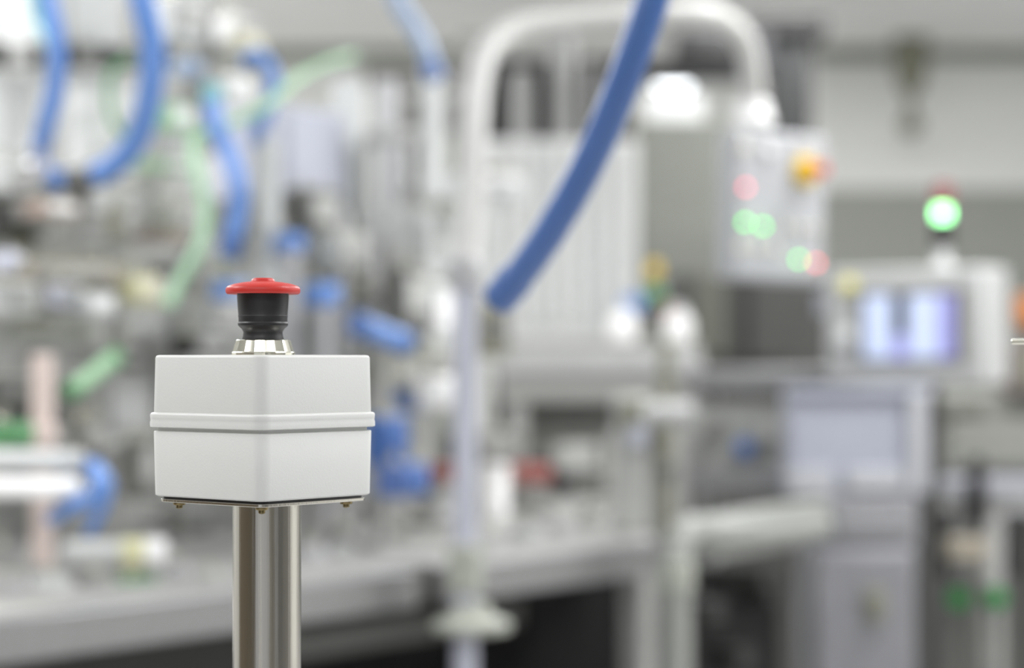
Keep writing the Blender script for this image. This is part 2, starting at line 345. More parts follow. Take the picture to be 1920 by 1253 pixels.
hose('pale_blue_hose', 'pale blue hose slanting down to the upright cylinder', [(640, CE(4.4), 4.4), (700, -150, 4.4), (746, 0, 4.4), (778, 50, 4.4), (800, 96, 4.4), (812, 136, 4.4)], S(16, 4.4), BLUEP, ends={'end': BLUED})
# hose couplings at the bottom of the two blue loops
ct = thing('hose_coupling', 'blue elbow coupling joining the two hanging hoses', 'coupling', P(110, 350, 3.5))
MB().tube([P(70, 292, 3.5), P(78, 318, 3.5), P(96, 334, 3.5), P(122, 340, 3.5)], S(19, 3.5)).build('elbow', BLUE, ct)
MB().cyl(P(118, 340, 3.5), P(172, 334, 3.5), S(13, 3.5)).build('nipple', DARK, ct)
MB().cyl(P(142, 318, 3.5), P(142, 352, 3.5), S(19, 3.5)).build('nut', DARK, ct)
MB().lathe(P(66, 300, 3.46), [(S(10, 3.5), 0), (S(22, 3.5), S(10, 3.5)), (S(22, 3.5), S(34, 3.5)), (S(12, 3.5), S(42, 3.5))], (0.1, 0, -1)).build('cap', STEELL, ct)
# ---------------------------------------------------------------- generic machine components mounted on the back panel
_q = AB(716, 640, 0.30)[0]; PRE.append((_q.x - .04, _q.x + .04, .26, .34, ZD, ZD + .03)); PRE.append((_q.x - .012, _q.x + .012, .288, .312, ZD, _q.z - .024)); REG = list(PRE); MNT = []; E = 0.0006
def clash(q):
    return any(all(q[2 * k] < g[2 * k + 1] + E and q[2 * k + 1] > g[2 * k] - E for k in range(3)) for g in REG)
def mount(t, p, s, m_=STEELD, w_=0.03): MNT.append((t, Vector(p), m_, w_))
def mounts():                              # each arm runs back to whatever stands first behind it
    for t, p, m_, w_ in MNT:
        own = t['reg']; e = 1.0045; h = w_ / 2
        for k, g in enumerate(REG):
            if k != own and g[2] > p.y - .02 and g[0] < p.x + h and g[1] > p.x - h and g[4] < p.z + h and g[5] > p.z - h: e = min(e, g[2] - E)
        del t['reg']
        if e > p.y + 0.004: MB(MBN).box((p.x, (p.y + e) / 2, p.z), (w_, e - p.y, w_)).build('mount', m_, t, 0.002)
def block(px, py, w_, h, b, label, m_, name='valve_block', cat='valve', m2=STEELD, fit=2, ports=True):
    for b in [b - .02 * k for k in range(48) if b - .02 * k > .06] + [b + .02 * k for k in range(1, 40) if b + .02 * k < .93]:
        p, s = AB(px, py, b); L = wa(w_, px, b); Hh = h * s; D = min(0.09, max(0.03, L * 0.6)); Hh = min(Hh, 2 * (p.z - ZD - .002))
        box_ = (p.x - L / 2, p.x + L / 2, b - D / 2 - .01, b + D / 2, p.z - Hh / 2, p.z + Hh / 2 + (.022 if fit else 0))
        if not clash(box_): break
    else: print('NO ROOM', label)
    REG.append(box_)
    t = thing(name, label, cat, W((p.x, b, p.z - Hh / 2))); t['reg'] = len(REG) - 1
    MB(MBN).box((p.x, b, p.z), (L, D, Hh)).build('body', m_, t, min(L, Hh) * 0.08)
    MB(MBN).box((p.x, b - D / 2 - 0.004, p.z + Hh * 0.05), (L * 0.7, 0.010, Hh * 0.55)).build('face_plate', m2, t, 0.002)
    for i in range(fit):
        x = p.x + L * (-0.3 + 0.6 * (i / max(1, fit - 1)))
        MB(MBN).lathe((x, b, p.z + Hh / 2 - 0.001), [(0.009, 0), (0.009, 0.008), (0.006, 0.010), (0.006, 0.022)], n=12).build('fitting', CHROME, t)
    mount(t, (p.x, b + D / 2 - .002, p.z), s, STEELD, min(.03, Hh * .6, L * .6)); return t
def aircyl(px0, py0, px1, py1, b, wpx, label, m_, m2=STEELL, name='air_cylinder', b1=None, mnt=True, cat='cylinder'):
    for b in [b - .02 * k for k in range(48) if b - .02 * k > .06]:
        p, s = AB(px0, py0, b); q, s2 = AB(px1, py1, b); r = wpx * s / 2
        d = (q - p); L = d.length; d.normalize(); x = q + d * L * .1
        box_ = (min(p.x, x.x) - r, max(p.x, x.x) + r, b - r * 1.05, b + r * 1.05, min(p.z, x.z) - r, max(p.z, x.z) + r)
        if not clash(box_): break
    else: print('NO ROOM', label)
    REG.append(box_)
    t = thing(name, label, cat, W(((p.x + q.x) / 2, b, min(p.z, q.z)))); t['reg'] = len(REG) - 1
    MB(MBN).cyl(p + d * L * 0.06, q - d * L * 0.06, r * 0.9).build('barrel', m_, t)
    MB(MBN).cyl(p, p + d * L * 0.12, r * 1.05).build('end_cap', m2, t)
    MB(MBN).cyl(q - d * L * 0.12, q, r * 1.05).build('end_cap', m2, t)
    MB(MBN).cyl(q, q + d * L * 0.10, r * 0.35).build('rod', CHROME, t)
    c = (p + q) / 2; c.y += r * .8
    if mnt: mount(t, c, s, STEELD, min(0.03, r * 1.3))
    else: del t['reg']
    return t
def post(px, py0, wpx, b, label, m_, name='upright_post', cat='post', zb=ZD + E, knob=None, collar=True):
    for b in [b - .01 * k for k in range(90) if b - .01 * k > .06]:
        p, s = AB(px, py0, b); r = wpx * s / 2; box_ = (p.x - r * 1.35, p.x + r * 1.35, b - r * 1.35, b + r * 1.35, zb, p.z)
        if not clash(box_): break
    else: print('NO ROOM', label)
    REG.append(box_)
    t = thing(name, label, cat, W((p.x, b, zb)))
    MB(MBN).cyl((p.x, b, zb), (p.x, b, p.z), r).build('shaft', m_, t)
    MB(MBN).lathe((p.x, b, zb), [(r * 1.35, 0), (r * 1.35, .008), (r * 1.2, .012), (r * 1.15, .03)], n=24).build('foot', STEELD, t)
    if collar: MB(MBN).lathe((p.x, b, zb + (p.z - zb) * 0.62), [(r * 1.05, 0), (r * 1.35, .003), (r * 1.35, .022), (r * 1.05, .025)], n=24).build('collar', m_ if collar is True else collar, t)
    return t

B = block
post(500, 262, 50, 0.72, 'pale upright post rising behind the red button', GREYW)
post(545, 470, 40, 0.55, 'short pale post directly behind the red button', STEELL)
post(605, 575, 34, 0.5, 'short steel post under the blue connector', STEELL)
post(80, 664, 42, 0.30, 'pinkish ceramic post at the left end of the deck', PINKG)
# uprights between the white box and the pendant arm
for i, (px, top, wd, bb, m_, lab) in enumerate([
    (655, 150, 62, 0.93, GREYW, 'broad pale upright panel post, first right of the red button'),
    (690, 260, 26, 0.9, GREYM, 'grey upright rod beside the broad pale post'),
    (726, 150, 44, 0.95, STEELL, 'steel upright rod, second from the broad pale post'),
    (757, 240, 24, 0.88, STEELL, 'slim bright upright rod next to the white upright cylinder'),
    (835, 255, 30, 0.9, GREYG, 'grey green upright rod right of the white upright cylinder'),
    (700, 385, 24, 0.7, ALU, 'short aluminium rod in front of the grey one'),
    (742, 380, 30, 0.7, ALU, 'second short aluminium rod, nearer the white upright cylinder'),
    (640, 395, 26, 0.7, STEELL, 'short bright rod beneath the broad pale post')]):
    post(px, top, wd, bb, lab, m_, name='upright_rod', cat='rod')
# upper machinery band
B(28, 335, 64, 56, 0.72, 'pale rounded valve block at the left end under the white cover', GREYW)
B(20, 400, 50, 62, 0.8, 'dark valve block low under the pale block at the left end', VDARK, fit=1)
B(95, 392, 70, 30, 0.7, 'salmon and white valve block under the hose coupling', SALM, m2=WHITE)
B(62, 440, 60, 70, 0.82, 'olive grey valve block beside the dark one', OLIVE)
B(150, 440, 110, 70, 0.76, 'grey valve block under the salmon one', GREYM, m2=ALU, fit=3)
B(215, 380, 60, 46, 0.7, 'light round-faced valve block under the wide blue loop', GREYW)
B(222, 420, 22, 60, 0.66, 'narrow olive brown valve block hanging below the wide blue loop', OLIVE, fit=1)
B(292, 372, 110, 56, 0.84, 'long grey valve block beneath the green cable loop', GREYM, m2=STEELD, fit=3)
B(300, 445, 66, 22, 0.7, 'low salmon valve block between grey blocks', SALM, m2=BEIGE)
B(330, 410, 60, 40, 0.86, 'bluish grey valve block behind the green cable', GREYG)
B(310, 312, 80, 16, 0.7, 'flat pale green and white valve block on the back panel top', GREENT, m2=WHITE)
B(100, 512, 190, 36, 0.6, 'long beige connector block at mid height', BEIGE, name='connector_block', cat='connector', fit=4)
B(215, 520, 90, 50, 0.7, 'brown grey connector block beside the beige one', OLIVE, name='connector_block', cat='connector', fit=2)
B(262, 545, 50, 50, 0.6, 'pale yellow connector block above the white box', YELL, name='connector_block', cat='connector', fit=2, m2=CREAM)
B(170, 572, 60, 44, 0.5, 'small white faced sensor box left of the white box', GREYW, name='sensor_box', cat='sensor', fit=1, m2=WHITE)
B(25, 560, 66, 60, 0.5, 'pale grey sensor box at the left end', GREYW, name='sensor_box', cat='sensor', fit=1)
B(120, 555, 40, 40, 0.55, 'small blue grey sensor box beside a pale one', LAV, name='sensor_box', cat='sensor', fit=1)
B(72, 590, 36, 36, 0.55, 'small brown sensor box between two pale ones', OLIVE, name='sensor_box', cat='sensor', fit=1)
B(60, 622, 230, 56, 0.7, 'long grey carriage beam at the left end above the pinkish post', GREYM, name='carriage_beam', cat='beam', fit=0, m2=GREYG)
B(300, 622, 200, 50, 0.7, 'grey carriage beam just over the white box', GREYM, name='carriage_beam', cat='beam', fit=0, m2=ALU)
aircyl(-30, 500, 30, 490, 0.55, 44, 'short lavender cylinder at the left end', LAV)
B(395, 500, 70, 90, 0.8, 'tall grey valve block left of the red button', GREYM, m2=GREYG)
B(400, 600, 90, 70, 0.66, 'wide grey valve block left of the black button neck', GREYM)
B(432, 545, 44, 34, 0.6, 'bright blue connector left of the red button', BLUE, name='connector_block', cat='connector', m2=BLUEP, fit=1)
B(541, 455, 38, 34, 0.66, 'blue connector on the upright post above the red button', BLUE, name='connector_block', cat='connector', m2=BLUE, fit=1)
B(600, 553, 46, 42, 0.6, 'blue connector right of the red button', BLUE, name='connector_block', cat='connector', m2=BLUE, fit=1)
B(585, 400, 66, 90, 0.86, 'dark grey valve block right of the upright post', DARK, m2=GREYM)
B(640, 470, 60, 60, 0.8, 'grey valve block next to the upright rods', GREYM)
B(690, 545, 120, 46, 0.8, 'wide grey connector block above the blue cylinder', GREYG, name='connector_block', cat='connector', m2=SALM, fit=3)
B(440, 60, 50, 50, 0.8, 'small white valve body above the manifold rail', WHITE, name='pressure_regulator', cat='regulator', fit=1)
B(462, 84, 44, 34, 0.74, 'cream regulator cap on the manifold rail', CREAM, name='pressure_regulator', cat='regulator', m2=CREAM, fit=1)
B(440, 168, 44, 48, 0.78, 'round white regulator below the manifold rail', WHITE, name='pressure_regulator', cat='regulator', fit=1, m2=WHITE)
B(326, 222, 50, 44, 0.74, 'pale green regulator between hoses', GREENT, name='pressure_regulator', cat='regulator', fit=1, m2=WHITE)
B(336, 40, 66, 80, 0.84, 'white regulator body at the top beside the wide hose', GREYW, name='pressure_regulator', cat='regulator', fit=1)
B(352, 128, 36, 30, 0.7, 'light blue regulator on the dark rail', BLUEP, name='pressure_regulator', cat='regulator', fit=1, m2=BLUEP)

t = aircyl(812, 372, 812, 128, 0.66, 46, 'white upright air cylinder under the pale blue hose', GREYW, GREYW)
aircyl(668, 606, 762, 644, 0.30, 46, 'slanted bright blue cylinder right of the white box', BLUE, BLUED, mnt=False)
bt = thing('cylinder_bracket', 'steel bracket post holding up the slanted blue cylinder', 'bracket', W((AB(716, 640, 0.3)[0].x, 0.3, ZD)))
pp = AB(716, 640, 0.30)[0]
pp.z -= .024
MB(MBN).box((pp.x, 0.30, (ZD + pp.z) / 2), (0.02, 0.02, pp.z - ZD)).build('stem', STEELD, bt, 0.002)
MB(MBN).box((pp.x, 0.30, ZD + 0.0066), (0.07, 0.07, 0.012)).build('foot', STEELD, bt, 0.002)
B(800, 460, 60, 130, 0.75, 'tall pale actuator block below the white upright cylinder', GREYW, name='actuator', cat='actuator', m2=ALU)
B(815, 590, 56, 110, 0.6, 'light round-shouldered actuator beside the lavender post', GREYW, name='actuator', cat='actuator', m2=WHITE)
B(760, 560, 50, 120, 0.75, 'dark narrow actuator between grey machine parts', DARK, name='actuator', cat='actuator', m2=GREYM)
B(905, 355, 90, 50, 0.7, 'pale clamp head on the pendant arm post', GREYW, name='clamp_head', cat='clamp', m2=STEELL)
B(925, 330, 60, 30, 0.84, 'dark clamp bracket behind the pendant arm post', DARK, name='clamp_head', cat='clamp', m2=GREYM)
B(830, 735, 56, 60, 0.35, 'pale round knob block beside the lavender post', WHITE, name='knob_block', cat='knob', m2=WHITE)
B(770, 750, 40, 40, 0.45, 'navy blue knob block right of the white box', BLUED, name='knob_block', cat='knob', m2=BLUED)
B(724, 825, 50, 90, 0.30, 'deep blue block partly hidden behind the white box', BLUED, name='motor_block', cat='motor', m2=BLUED)
B(755, 900, 60, 60, 0.24, 'faded blue block below the deep blue one', mat('faded_blue_plastic', (86, 112, 170), rough=0.5), name='motor_block', cat='motor', m2=BLUED)
B(740, 700, 70, 60, 0.6, 'olive grey motor block under the slanted blue cylinder', OLIVE, name='motor_block', cat='motor')
B(800, 680, 90, 70, 0.8, 'grey motor block behind the slanted blue cylinder', GREYG, name='motor_block', cat='motor')
B(905, 620, 60, 100, 0.8, 'olive grey actuator right of the lavender post', OLIVE, name='actuator', cat='actuator', m2=DARK)
B(905, 840, 90, 60, 0.8, 'dark grey motor block right of the lavender post', DARK, name='motor_block', cat='motor')

# lower left
B(45, 740, 240, 70, 0.92, 'wide dark machine base block at the left end', DARK, name='machine_base_block', cat='machine block', m2=GREYM, fit=0)
B(232, 672, 40, 34, 0.6, 'small dark gripper left of the white box', VDARK, name='gripper', cat='gripper', fit=1)
B(374, 650, 70, 40, 0.5, 'dark gripper just above the white box', VDARK, name='gripper', cat='gripper', fit=1)
B(210, 770, 100, 150, 0.7, 'large grey gearbox left of the white box', GREYM, name='gearbox', cat='gearbox', m2=ALU)
B(262, 880, 46, 110, 0.5, 'dark gearbox half hidden by the white box', DARK, name='gearbox', cat='gearbox')
B(300, 740, 100, 190, 0.8, 'grey gearbox mostly hidden by the white box', GREYM, name='gearbox', cat='gearbox')
B(160, 820, 40, 60, 0.4, 'small dark gearbox beside the pinkish post', DARK, name='gearbox', cat='gearbox')
aircyl(128, 738, 222, 666, 0.36, 34, 'slanted green cylinder beside the pinkish post', GREENT, GREEN)
B(20, 815, 60, 46, 0.24, 'green block at the left end of the deck', GREEN, name='green_block', cat='block', m2=GREEN, fit=1)
aircyl(-60, 862, 150, 866, 0.30, 46, 'grey horizontal cylinder above the white one', GREYW, GREYM, mnt=True)
aircyl(-40, 914, 140, 916, 0.14, 44, 'white horizontal cylinder low on the deck', WHITE, WHITE, mnt=True)
hose('blue_tube', 'blue tube looping from the grey cylinder to the deck', [(158, 872, 3.3), (180, 880, 3.3), (186, 905, 3.25), (168, 935, 3.25), (130, 952, 3.25), (98, 972, 3.3)], S(14, 3.3), BLUE, 'tube')
hose('blue_tube', 'second blue tube falling beside the looping one', [(178, 868, 3.40), (202, 905, 3.40), (192, 950, 3.4), (164, 1002, 3.4)], S(11, 3.3), BLUE, 'tube')

# deck clutter
def onDeck(px, py):
    """point of the deck seen at px,py"""
    Y = (EYE - ZD) * F / (py - HY); X = (px - 960) / F * Y; d = Vector((X, Y, 0)) - O0
    return Vector((d.dot(U), d.dot(N), ZD))
def clear(p, hx, hy, h):
    base = Vector(p); p = Vector(p); p.z += E; n = 0
    while n < 400:
        q = (p.x - hx, p.x + hx, p.y - hy, p.y + hy, p.z, p.z + h)
        if not clash(q) and p.y - hy > .045 and p.y + hy < .995: break
        n += 1; k = .006 * math.sqrt(n) * 2; p.x = base.x + k * math.cos(n * 2.4) ; p.y = base.y + k * math.sin(n * 2.4)
    else: print('NO ROOM deck')
    REG.append(q); return p
def puck(px, py, r, h, label, m_, m2=CHROME, name='product_holder', group=None):
    p = clear(onDeck(px, py), r, r, h * 1.4); t = thing(name, label, 'holder', W(p), group)
    MB(MBN).lathe(p, [(r, 0), (r, h * .6), (r * .8, h * .7), (r * .8, h), (r * .55, h), (r * .5, h * .8)], n=28).build('body', m_, t)
    MB(MBN).lathe(p + Vector((0, 0, h * .78)), [(r * .3, 0), (r * .3, h * .5), (r * .15, h * .6)], n=16).build('pin', m2, t)
def clampb(px, py, L, D, h, label, m_, m2=STEELD, name='deck_clamp'):
    p = clear(onDeck(px, py), L / 2, D / 2, h * .5 + max(h * .5, .014)); t = thing(name, label, 'clamp', W(p))
    MB(MBN).box(p + Vector((0, 0, h * .25)), (L, D, h * .5)).build('base', m_, t, 0.002)
    MB(MBN).box(p + Vector((L * .2, 0, h * .75)), (L * .45, D * .8, h * .5)).build('jaw', m2, t, 0.002)
    MB(MBN).lathe(p + Vector((-L * .25, 0, h * .5)), [(.008, 0), (.008, .006), (.005, .007), (.005, .014)], n=6).build('bolt', CHROME, t)
t = thing('filter_cartridge', 'cream filter cartridge with a pale yellow band lying on the deck', 'filter', P(215, 1042, 3.62))
r = 0.027; A0 = P(118, 1042, 3.60); A1 = P(312, 1044, 3.62); A0.z = A1.z = ZD + r * 1.02 + E; d = (A1 - A0)
MB().cyl(A0, A0 + d * 0.58, r * 0.92).build('body', GREYW, t)
MB().cyl(A0 + d * 0.56, A0 + d * 0.80, r).build('yellow_band', YELL, t)
MB().cyl(A0 + d * 0.78, A1, r * 0.98).build('end_cap', WHITE, t)
REG.append((.45, .62, .25, .46, ZD, ZD + .06))
orient = ['first', 'second', 'third', 'fourth', 'fifth', 'sixth', 'seventh', 'eighth', 'ninth', 'tenth', 'eleventh', 'twelfth', 'thirteenth', 'fourteenth', 'fifteenth', 'sixteenth']
fr = [(20, 1110), (95, 1105), (175, 1098), (60, 1060), (330, 1085), (395, 1090), (585, 1055), (640, 1040), (700, 1030), (755, 1018), (915, 1028), (985, 1010), (1050, 1000), (1105, 985), (1150, 985), (1180, 965)]
ms = [STEELL, GREYW, STEELD, ALU, STEELL, GREYM, STEELL, GREYW, STEEL, STEELD, ALU, GREYW, STEELL, STEELD, GREYW, STEEL]
for i, (px, py) in enumerate(fr):
    puck(px, py, random.uniform(.020, .034), random.uniform(.018, .035), orient[i] + ' round steel holder along the front of the deck, from the left', ms[i], group='round holders on the deck')
bk = [(20, 1030), (240, 985), (300, 985), (350, 1000), (395, 975), (590, 985), (640, 975), (690, 985), (745, 960), (800, 985), (930, 965), (985, 955), (1045, 955), (1100, 945), (1130, 960), (1010, 980)]
for i, (px, py) in enumerate(sorted(bk)):
    clampb(px, py, random.uniform(.05, .11), random.uniform(.03, .06), random.uniform(.02, .06), orient[i] + ' steel deck clamp behind the round holders, from the left', random.choice([STEELD, ALU, GREYM, DARK, STEELL]), random.choice([STEELD, DARK, GREYW, STEEL]))
clampb(255, 1092, .06, .03, .016, 'dark green clamp under the cream filter cartridge', GREEN, DARK)
# red and white things on the deck right of the box
def canister(px, py, wpx, hpx, label, body, top, name='canister', b=None):
    p = onDeck(px, py); s = (W(p).y) / F; r = wpx * s / 2; h = hpx * s; p = clear(p, r, r, h)
    t = thing(name, label, 'canister', W(p))
    MB(MBN).lathe(p, [(r * .9, 0), (r, .003), (r, h * .7), (r * .9, h * .74)], n=32).build('body', body, t)
    MB(MBN).lathe(p + Vector((0, 0, h * .735)), [(r * 1.02, 0), (r * 1.02, h * .24), (r * .9, h * .265)], n=32).build('lid', top, t)
    return t
canister(812, 985, 84, 110, 'grey canister with a dull red lid beside the lavender post', GREYM, REDD)
canister(928, 972, 52, 100, 'white canister right of the lavender post', WHITE, WHITE)
canister(1190, 975, 46, 100, 'pale tall canister near the end of the deck', STEELL, GREYW)
t = thing('red_handled_gauge', 'dull red gauge body with a black knob between the posts', 'gauge', W(onDeck(1005, 965)))
g0 = W(onDeck(1005, 965)); zz = P(1000, 890, g0.y).z
MB().box((g0.x, g0.y, (ZD + zz) / 2), (0.03, 0.03, zz - ZD)).build('stand', STEELD, t, 0.002)
MB().cyl(P(960, 888, g0.y), P(1034, 892, g0.y), S(20, g0.y)).build('body', REDD, t)
MB().cyl(P(1034, 896, g0.y), P(1074, 906, g0.y), S(19, g0.y)).build('black_knob', mat('black_rubber', (14, 14, 14), rough=0.6), t)
clampb(1050, 935, .30, .05, .13, 'wide dull grey rail block behind the red gauge', DARK, GREYM, name='rail_block')
clampb(1150, 925, .12, .05, .15, 'grey rail block near the end of the deck', GREYM, GREYM, name='rail_block')

mounts()

# ---------------------------------------------------------------- pendant arm
pt = thing('pendant_arm', 'white tubular arm arching over to carry the control pendant', 'support arm', (P(870, 600, 3.63).x, 3.63, 0))
dx = 3.63; X0 = P(872, 600, dx).x
MB().cyl((X0, dx, 0.01), (X0, dx, P(0, 520, dx).z), S(23, dx), n=32).build('lower_post', mat('lavender_grey_steel', (182, 184, 196), rough=.4), pt, label='pale lavender steel lower post')
MB().lathe((X0, dx, 0), [(.075, 0), (.075, .01), (.03, .014)], n=32).build('foot_plate', STEELD, pt)
MB().lathe((X0, dx, P(0, 1110, dx).z), [(S(30, dx), 0), (S(34, dx), .004), (S(34, dx), .07), (S(28, dx), .076)], n=32).build('clamp_collar', GREYG, pt)
MB().lathe((X0 + .01, dx, P(0, 1188, dx).z), [(S(40, dx), 0), (S(74, dx), .006), (S(74, dx), .018), (S(40, dx), .03), (S(30, dx), .05)], n=32).build('flange', GREYG, pt)
MB().lathe((X0, dx, P(0, 520, dx).z - .02), [(S(24, dx), 0), (S(36, dx), .006), (S(36, dx), .045), (S(26, dx), .052)], n=32).build('swivel_joint', STEELL, pt)
arc = [(874, 500, 3.66), (884, 380, 3.7), (890, 250, 3.75), (896, 160, 3.8), (915, 92, 3.85), (968, 54, 3.9), (1060, 40, 3.95), (1180, 30, 4.0), (1290, 24, 4.05), (1350, 36, 4.1), (1394, 76, 4.15), (1410, 140, 4.18), (1412, 200, 4.2)]
MB().tube([P(*q) for q in arc], S(24, 3.95), n=24).build('arched_tube', mat('off_white_enamel', (198, 198, 195), rough=.4), pt, ang=60)
MB().lathe(P(1412, 188, 4.2), [(S(25, 4.2), 0), (S(32, 4.2), .012), (S(32, 4.2), .025), (S(38, 4.2), .032), (S(38, 4.2), .044)], (0, 0, -1), n=32).build('swivel_head', WHITE, pt)

# control pendant, hung from the arm
PD = 4.2; ang = math.radians(-32)
pc = P(1462, 388, PD); PM = Matrix.Translation(pc) @ Matrix.Rotation(math.radians(1.5), 4, 'Y') @ Matrix.Rotation(-ang, 4, 'Z')
pw, ph, pdp = S(186, PD) / math.cos(ang), S(278, PD), 0.05
t = thing('control_pendant', 'light grey control pendant with lit buttons hanging from the white arm', 'control box', pc - Vector((0, 0, ph / 2)))
MB(PM).box((0, pdp / 2, 0), (pw, pdp, ph)).build('housing', mat('pendant_enamel', (176, 178, 181), rough=.45), t, 0.006)
MB(PM).box((0, -0.001, 0), (pw * .93, 0.004, ph * .95)).build('front_plate', MATS['pendant_enamel'], t, 0.001)
MB(PM).box((-.052, pdp / 2, ph / 2 - .001), (0.06, 0.045, 0.010)).build('hanger', WHITE, t, 0.003)
def PL(px, py): return ((px - 1462) / F * PD / math.cos(ang), (388 - py) / F * PD)
def pbtn(px, py, r, m_, name, bez=STEELL, out=.008):
    x, z = PL(px, py)
    q = MB(PM).lathe((x, -.003, z), [(r * 1.4, 0), (r * 1.4, .003), (r * 1.1, .004)], (0, -1, 0), n=20).build(name, bez, t)
    MB(PM).lathe((x, -.006, z), [(r, 0), (r, out * .7), (r * .6, out)], (0, -1, 0), n=20).build('lens', m_, q)
pbtn(1387, 422, .0038, L_GRNS, 'push_button'); pbtn(1423, 427, .0038, L_GRNS, 'push_button')
pbtn(1497, 485, .0034, L_GRNS, 'push_button'); pbtn(1533, 490, .0042, L_RED, 'push_button')
pbtn(1387, 357, .0040, mat('lit_pink_lens', (255, 80, 110), emit=7.0), 'push_button')
for bx_ in (1380, 1412, 1448): pbtn(bx_, 468, .007, CREAM, 'push_button')
for bx_ in (1470, 1500, 1528): pbtn(bx_, 425, .006, CREAM, 'push_button')
pbtn(1382, 285, .008, CREAM, 'push_button'); pbtn(1432, 286, .009, WHITE, 'push_button')
x, z = PL(1508, 318)
q = MB(PM).lathe((x, -.003, z), [(.027, 0), (.027, .006), (.025, .010), (.020, .016)], (0, -1, 0), n=28).build('stop_button', YELLOW, t, label='yellow-ringed red stop button')
MB(PM).lathe((x, -.018, z), [(.006, 0), (.006, .026), (.012, .028), (.012, .040), (.008, .044)], (0, -1, 0), n=28).build('red_head', RED, q)

# ---------------------------------------------------------------- middle distance
def axbox(px0, px1, py0, py1, d, dep, m_, name, label, cat, floor=False, bev=0.006, extra=None):
    A = P(px0, py1, d); Bq = P(px1, py0, d); z0 = 0.0 if floor is True else (A.z if floor is False else floor)
    t = thing(name, label, cat, ((A.x + Bq.x) / 2, d + dep / 2, z0))
    MB().box(((A.x + Bq.x) / 2, d + dep / 2, (z0 + Bq.z) / 2), (Bq.x - A.x, dep, Bq.z - z0)).build('body', m_, t, bev)
    return t, A, Bq, z0
# ribbed pale cabinet
t, A, Bq, z0 = axbox(905, 1196, 262, 622, 6.35, 0.4, FABR, 'ribbed_cabinet', 'pale ribbed upright cabinet behind the thick blue hose', 'cabinet', floor=P(0, 640, 5.95).z)
for k in range(9):
    x = A.x + (Bq.x - A.x) * (k + .5) / 9
    MB().box((x, 6.344, (A.z + Bq.z) / 2), ((Bq.x - A.x) / 9 * .55, .018, (Bq.z - A.z) * .94)).build('rib', FABR if k % 3 else GREYW, t, 0.004)
RIS = mat('riser_grey', (142, 143, 141), rough=.5)
for k, (px, top, wd, m_) in enumerate([(980, 130, 42, RIS), (1056, 66, 44, RIS), (1106, 120, 22, RIS)]):
    q = P(px, top, 6.5); zb = Bq.z
    tt = thing('cabinet_riser', ['short pale riser pipe, first on the ribbed cabinet', 'tallest pale riser pipe on the ribbed cabinet', 'thin grey riser pipe next to the thick blue hose'][k], 'pipe', (q.x, 6.5, zb))
    MB().lathe((q.x, 6.5, zb), [(S(wd / 2, 6.5), 0), (S(wd / 2, 6.5), q.z - zb - .02), (S(wd / 2.6, 6.5), q.z - zb)], n=28).build('pipe', m_, tt)
    MB().lathe((q.x, 6.5, zb), [(S(wd / 1.8, 6.5), 0), (S(wd / 1.8, 6.5), .015), (S(wd / 2, 6.5), .02)], n=28).build('flange', m_, tt)
# grey table under the cabinet
t, A, Bq, z0 = axbox(935, 1310, 640, 752, 5.95, 0.85, mat('bench_grey', (158, 158, 155), rough=.5), 'steel_bench', 'grey steel bench under the ribbed cabinet', 'bench', floor=P(0, 752, 5.95).z)
for x in (A.x + .05, Bq.x - .05):
    for y in (6.0, 6.72): MB().box((x, y, z0 / 2), (.05, .05, z0)).build('leg', STEELD, t, .003)
MB().box(((A.x + Bq.x) / 2, 5.94, (A.z + Bq.z) / 2 + .02), (Bq.x - A.x + .02, .03, .05)).build('edge_strip', ALU, t, .003)
MB().box(((A.x + Bq.x) / 2, 6.2, z0 - .08), (Bq.x - A.x - .1, .3, .16)).build('drawer', DARK, t, .003)
# bottles
for k, (px, lab) in enumerate([(1168, 'white bottle on the steel bench, the left of the pair'), (1272, 'white bottle on the steel bench, nearer the dark cabinet')]):
    q = P(px, 672, 6.03); bt_ = thing('bottle', lab, 'bottle', (q.x, 6.03, Bq.z), 'white bottles on the steel bench'); r = S(26, 6.03)
    MB().lathe((q.x, 6.03, Bq.z), [(r * .9, 0), (r, .006), (r, .05), (r * .7, .07), (r * .4, .078)], n=28).build('body', WHITE, bt_)
    MB().lathe((q.x, 6.03, Bq.z + .076), [(r * .5, 0), (r * .5, .016), (r * .4, .02)], n=20).build('cap', GREYW, bt_)
# coloured connectors on the bench
ft = thing('valve_island', 'small valve cluster with blue, green and yellow caps on the bench', 'valve', P(1210, 640, 6.2))
zb = Bq.z; q = P(1212, 600, 6.2)
MB().box((q.x, 6.2, (zb + q.z) / 2 + .01), (.06, .04, q.z - zb + .02)).build('body', DARK, ft, .003)
for (px, py, m_, r) in [(1188, 570, BLUE, 22), (1228, 552, GREEN, 18), (1226, 506, YELLOW, 13), (1252, 585, REDD, 8)]:
    c = P(px, py, 6.17); MB().lathe(c, [(S(r * .8, 6.1), -.02), (S(r, 6.1), -.014), (S(r, 6.1), .014), (S(r * .6, 6.1), .02)], n=24).build('cap', m_, ft)
    MB().cyl(c + Vector((0, .01, -.01)), Vector((q.x, 6.2, q.z)), .008).build('stem', DARK, ft)
# grey green cabinet
t, A, Bq, z0 = axbox(1200, 1372, 226, 520, 7.4, 0.45, mat('drab_grey_enamel', (114, 116, 109), rough=.6), 'electrical_cabinet', 'plain grey electrical cabinet between ribbed cabinet and pendant', 'cabinet', floor=True)
MB().box(((A.x + Bq.x) / 2, 7.392, 1.15), ((Bq.x - A.x) * .92, .02, 1.1)).build('door', MATS['drab_grey_enamel'], t, .004)
MB().box((Bq.x - .03, 7.375, 1.2), (.012, .02, .09)).build('handle', STEELL, t, .002)
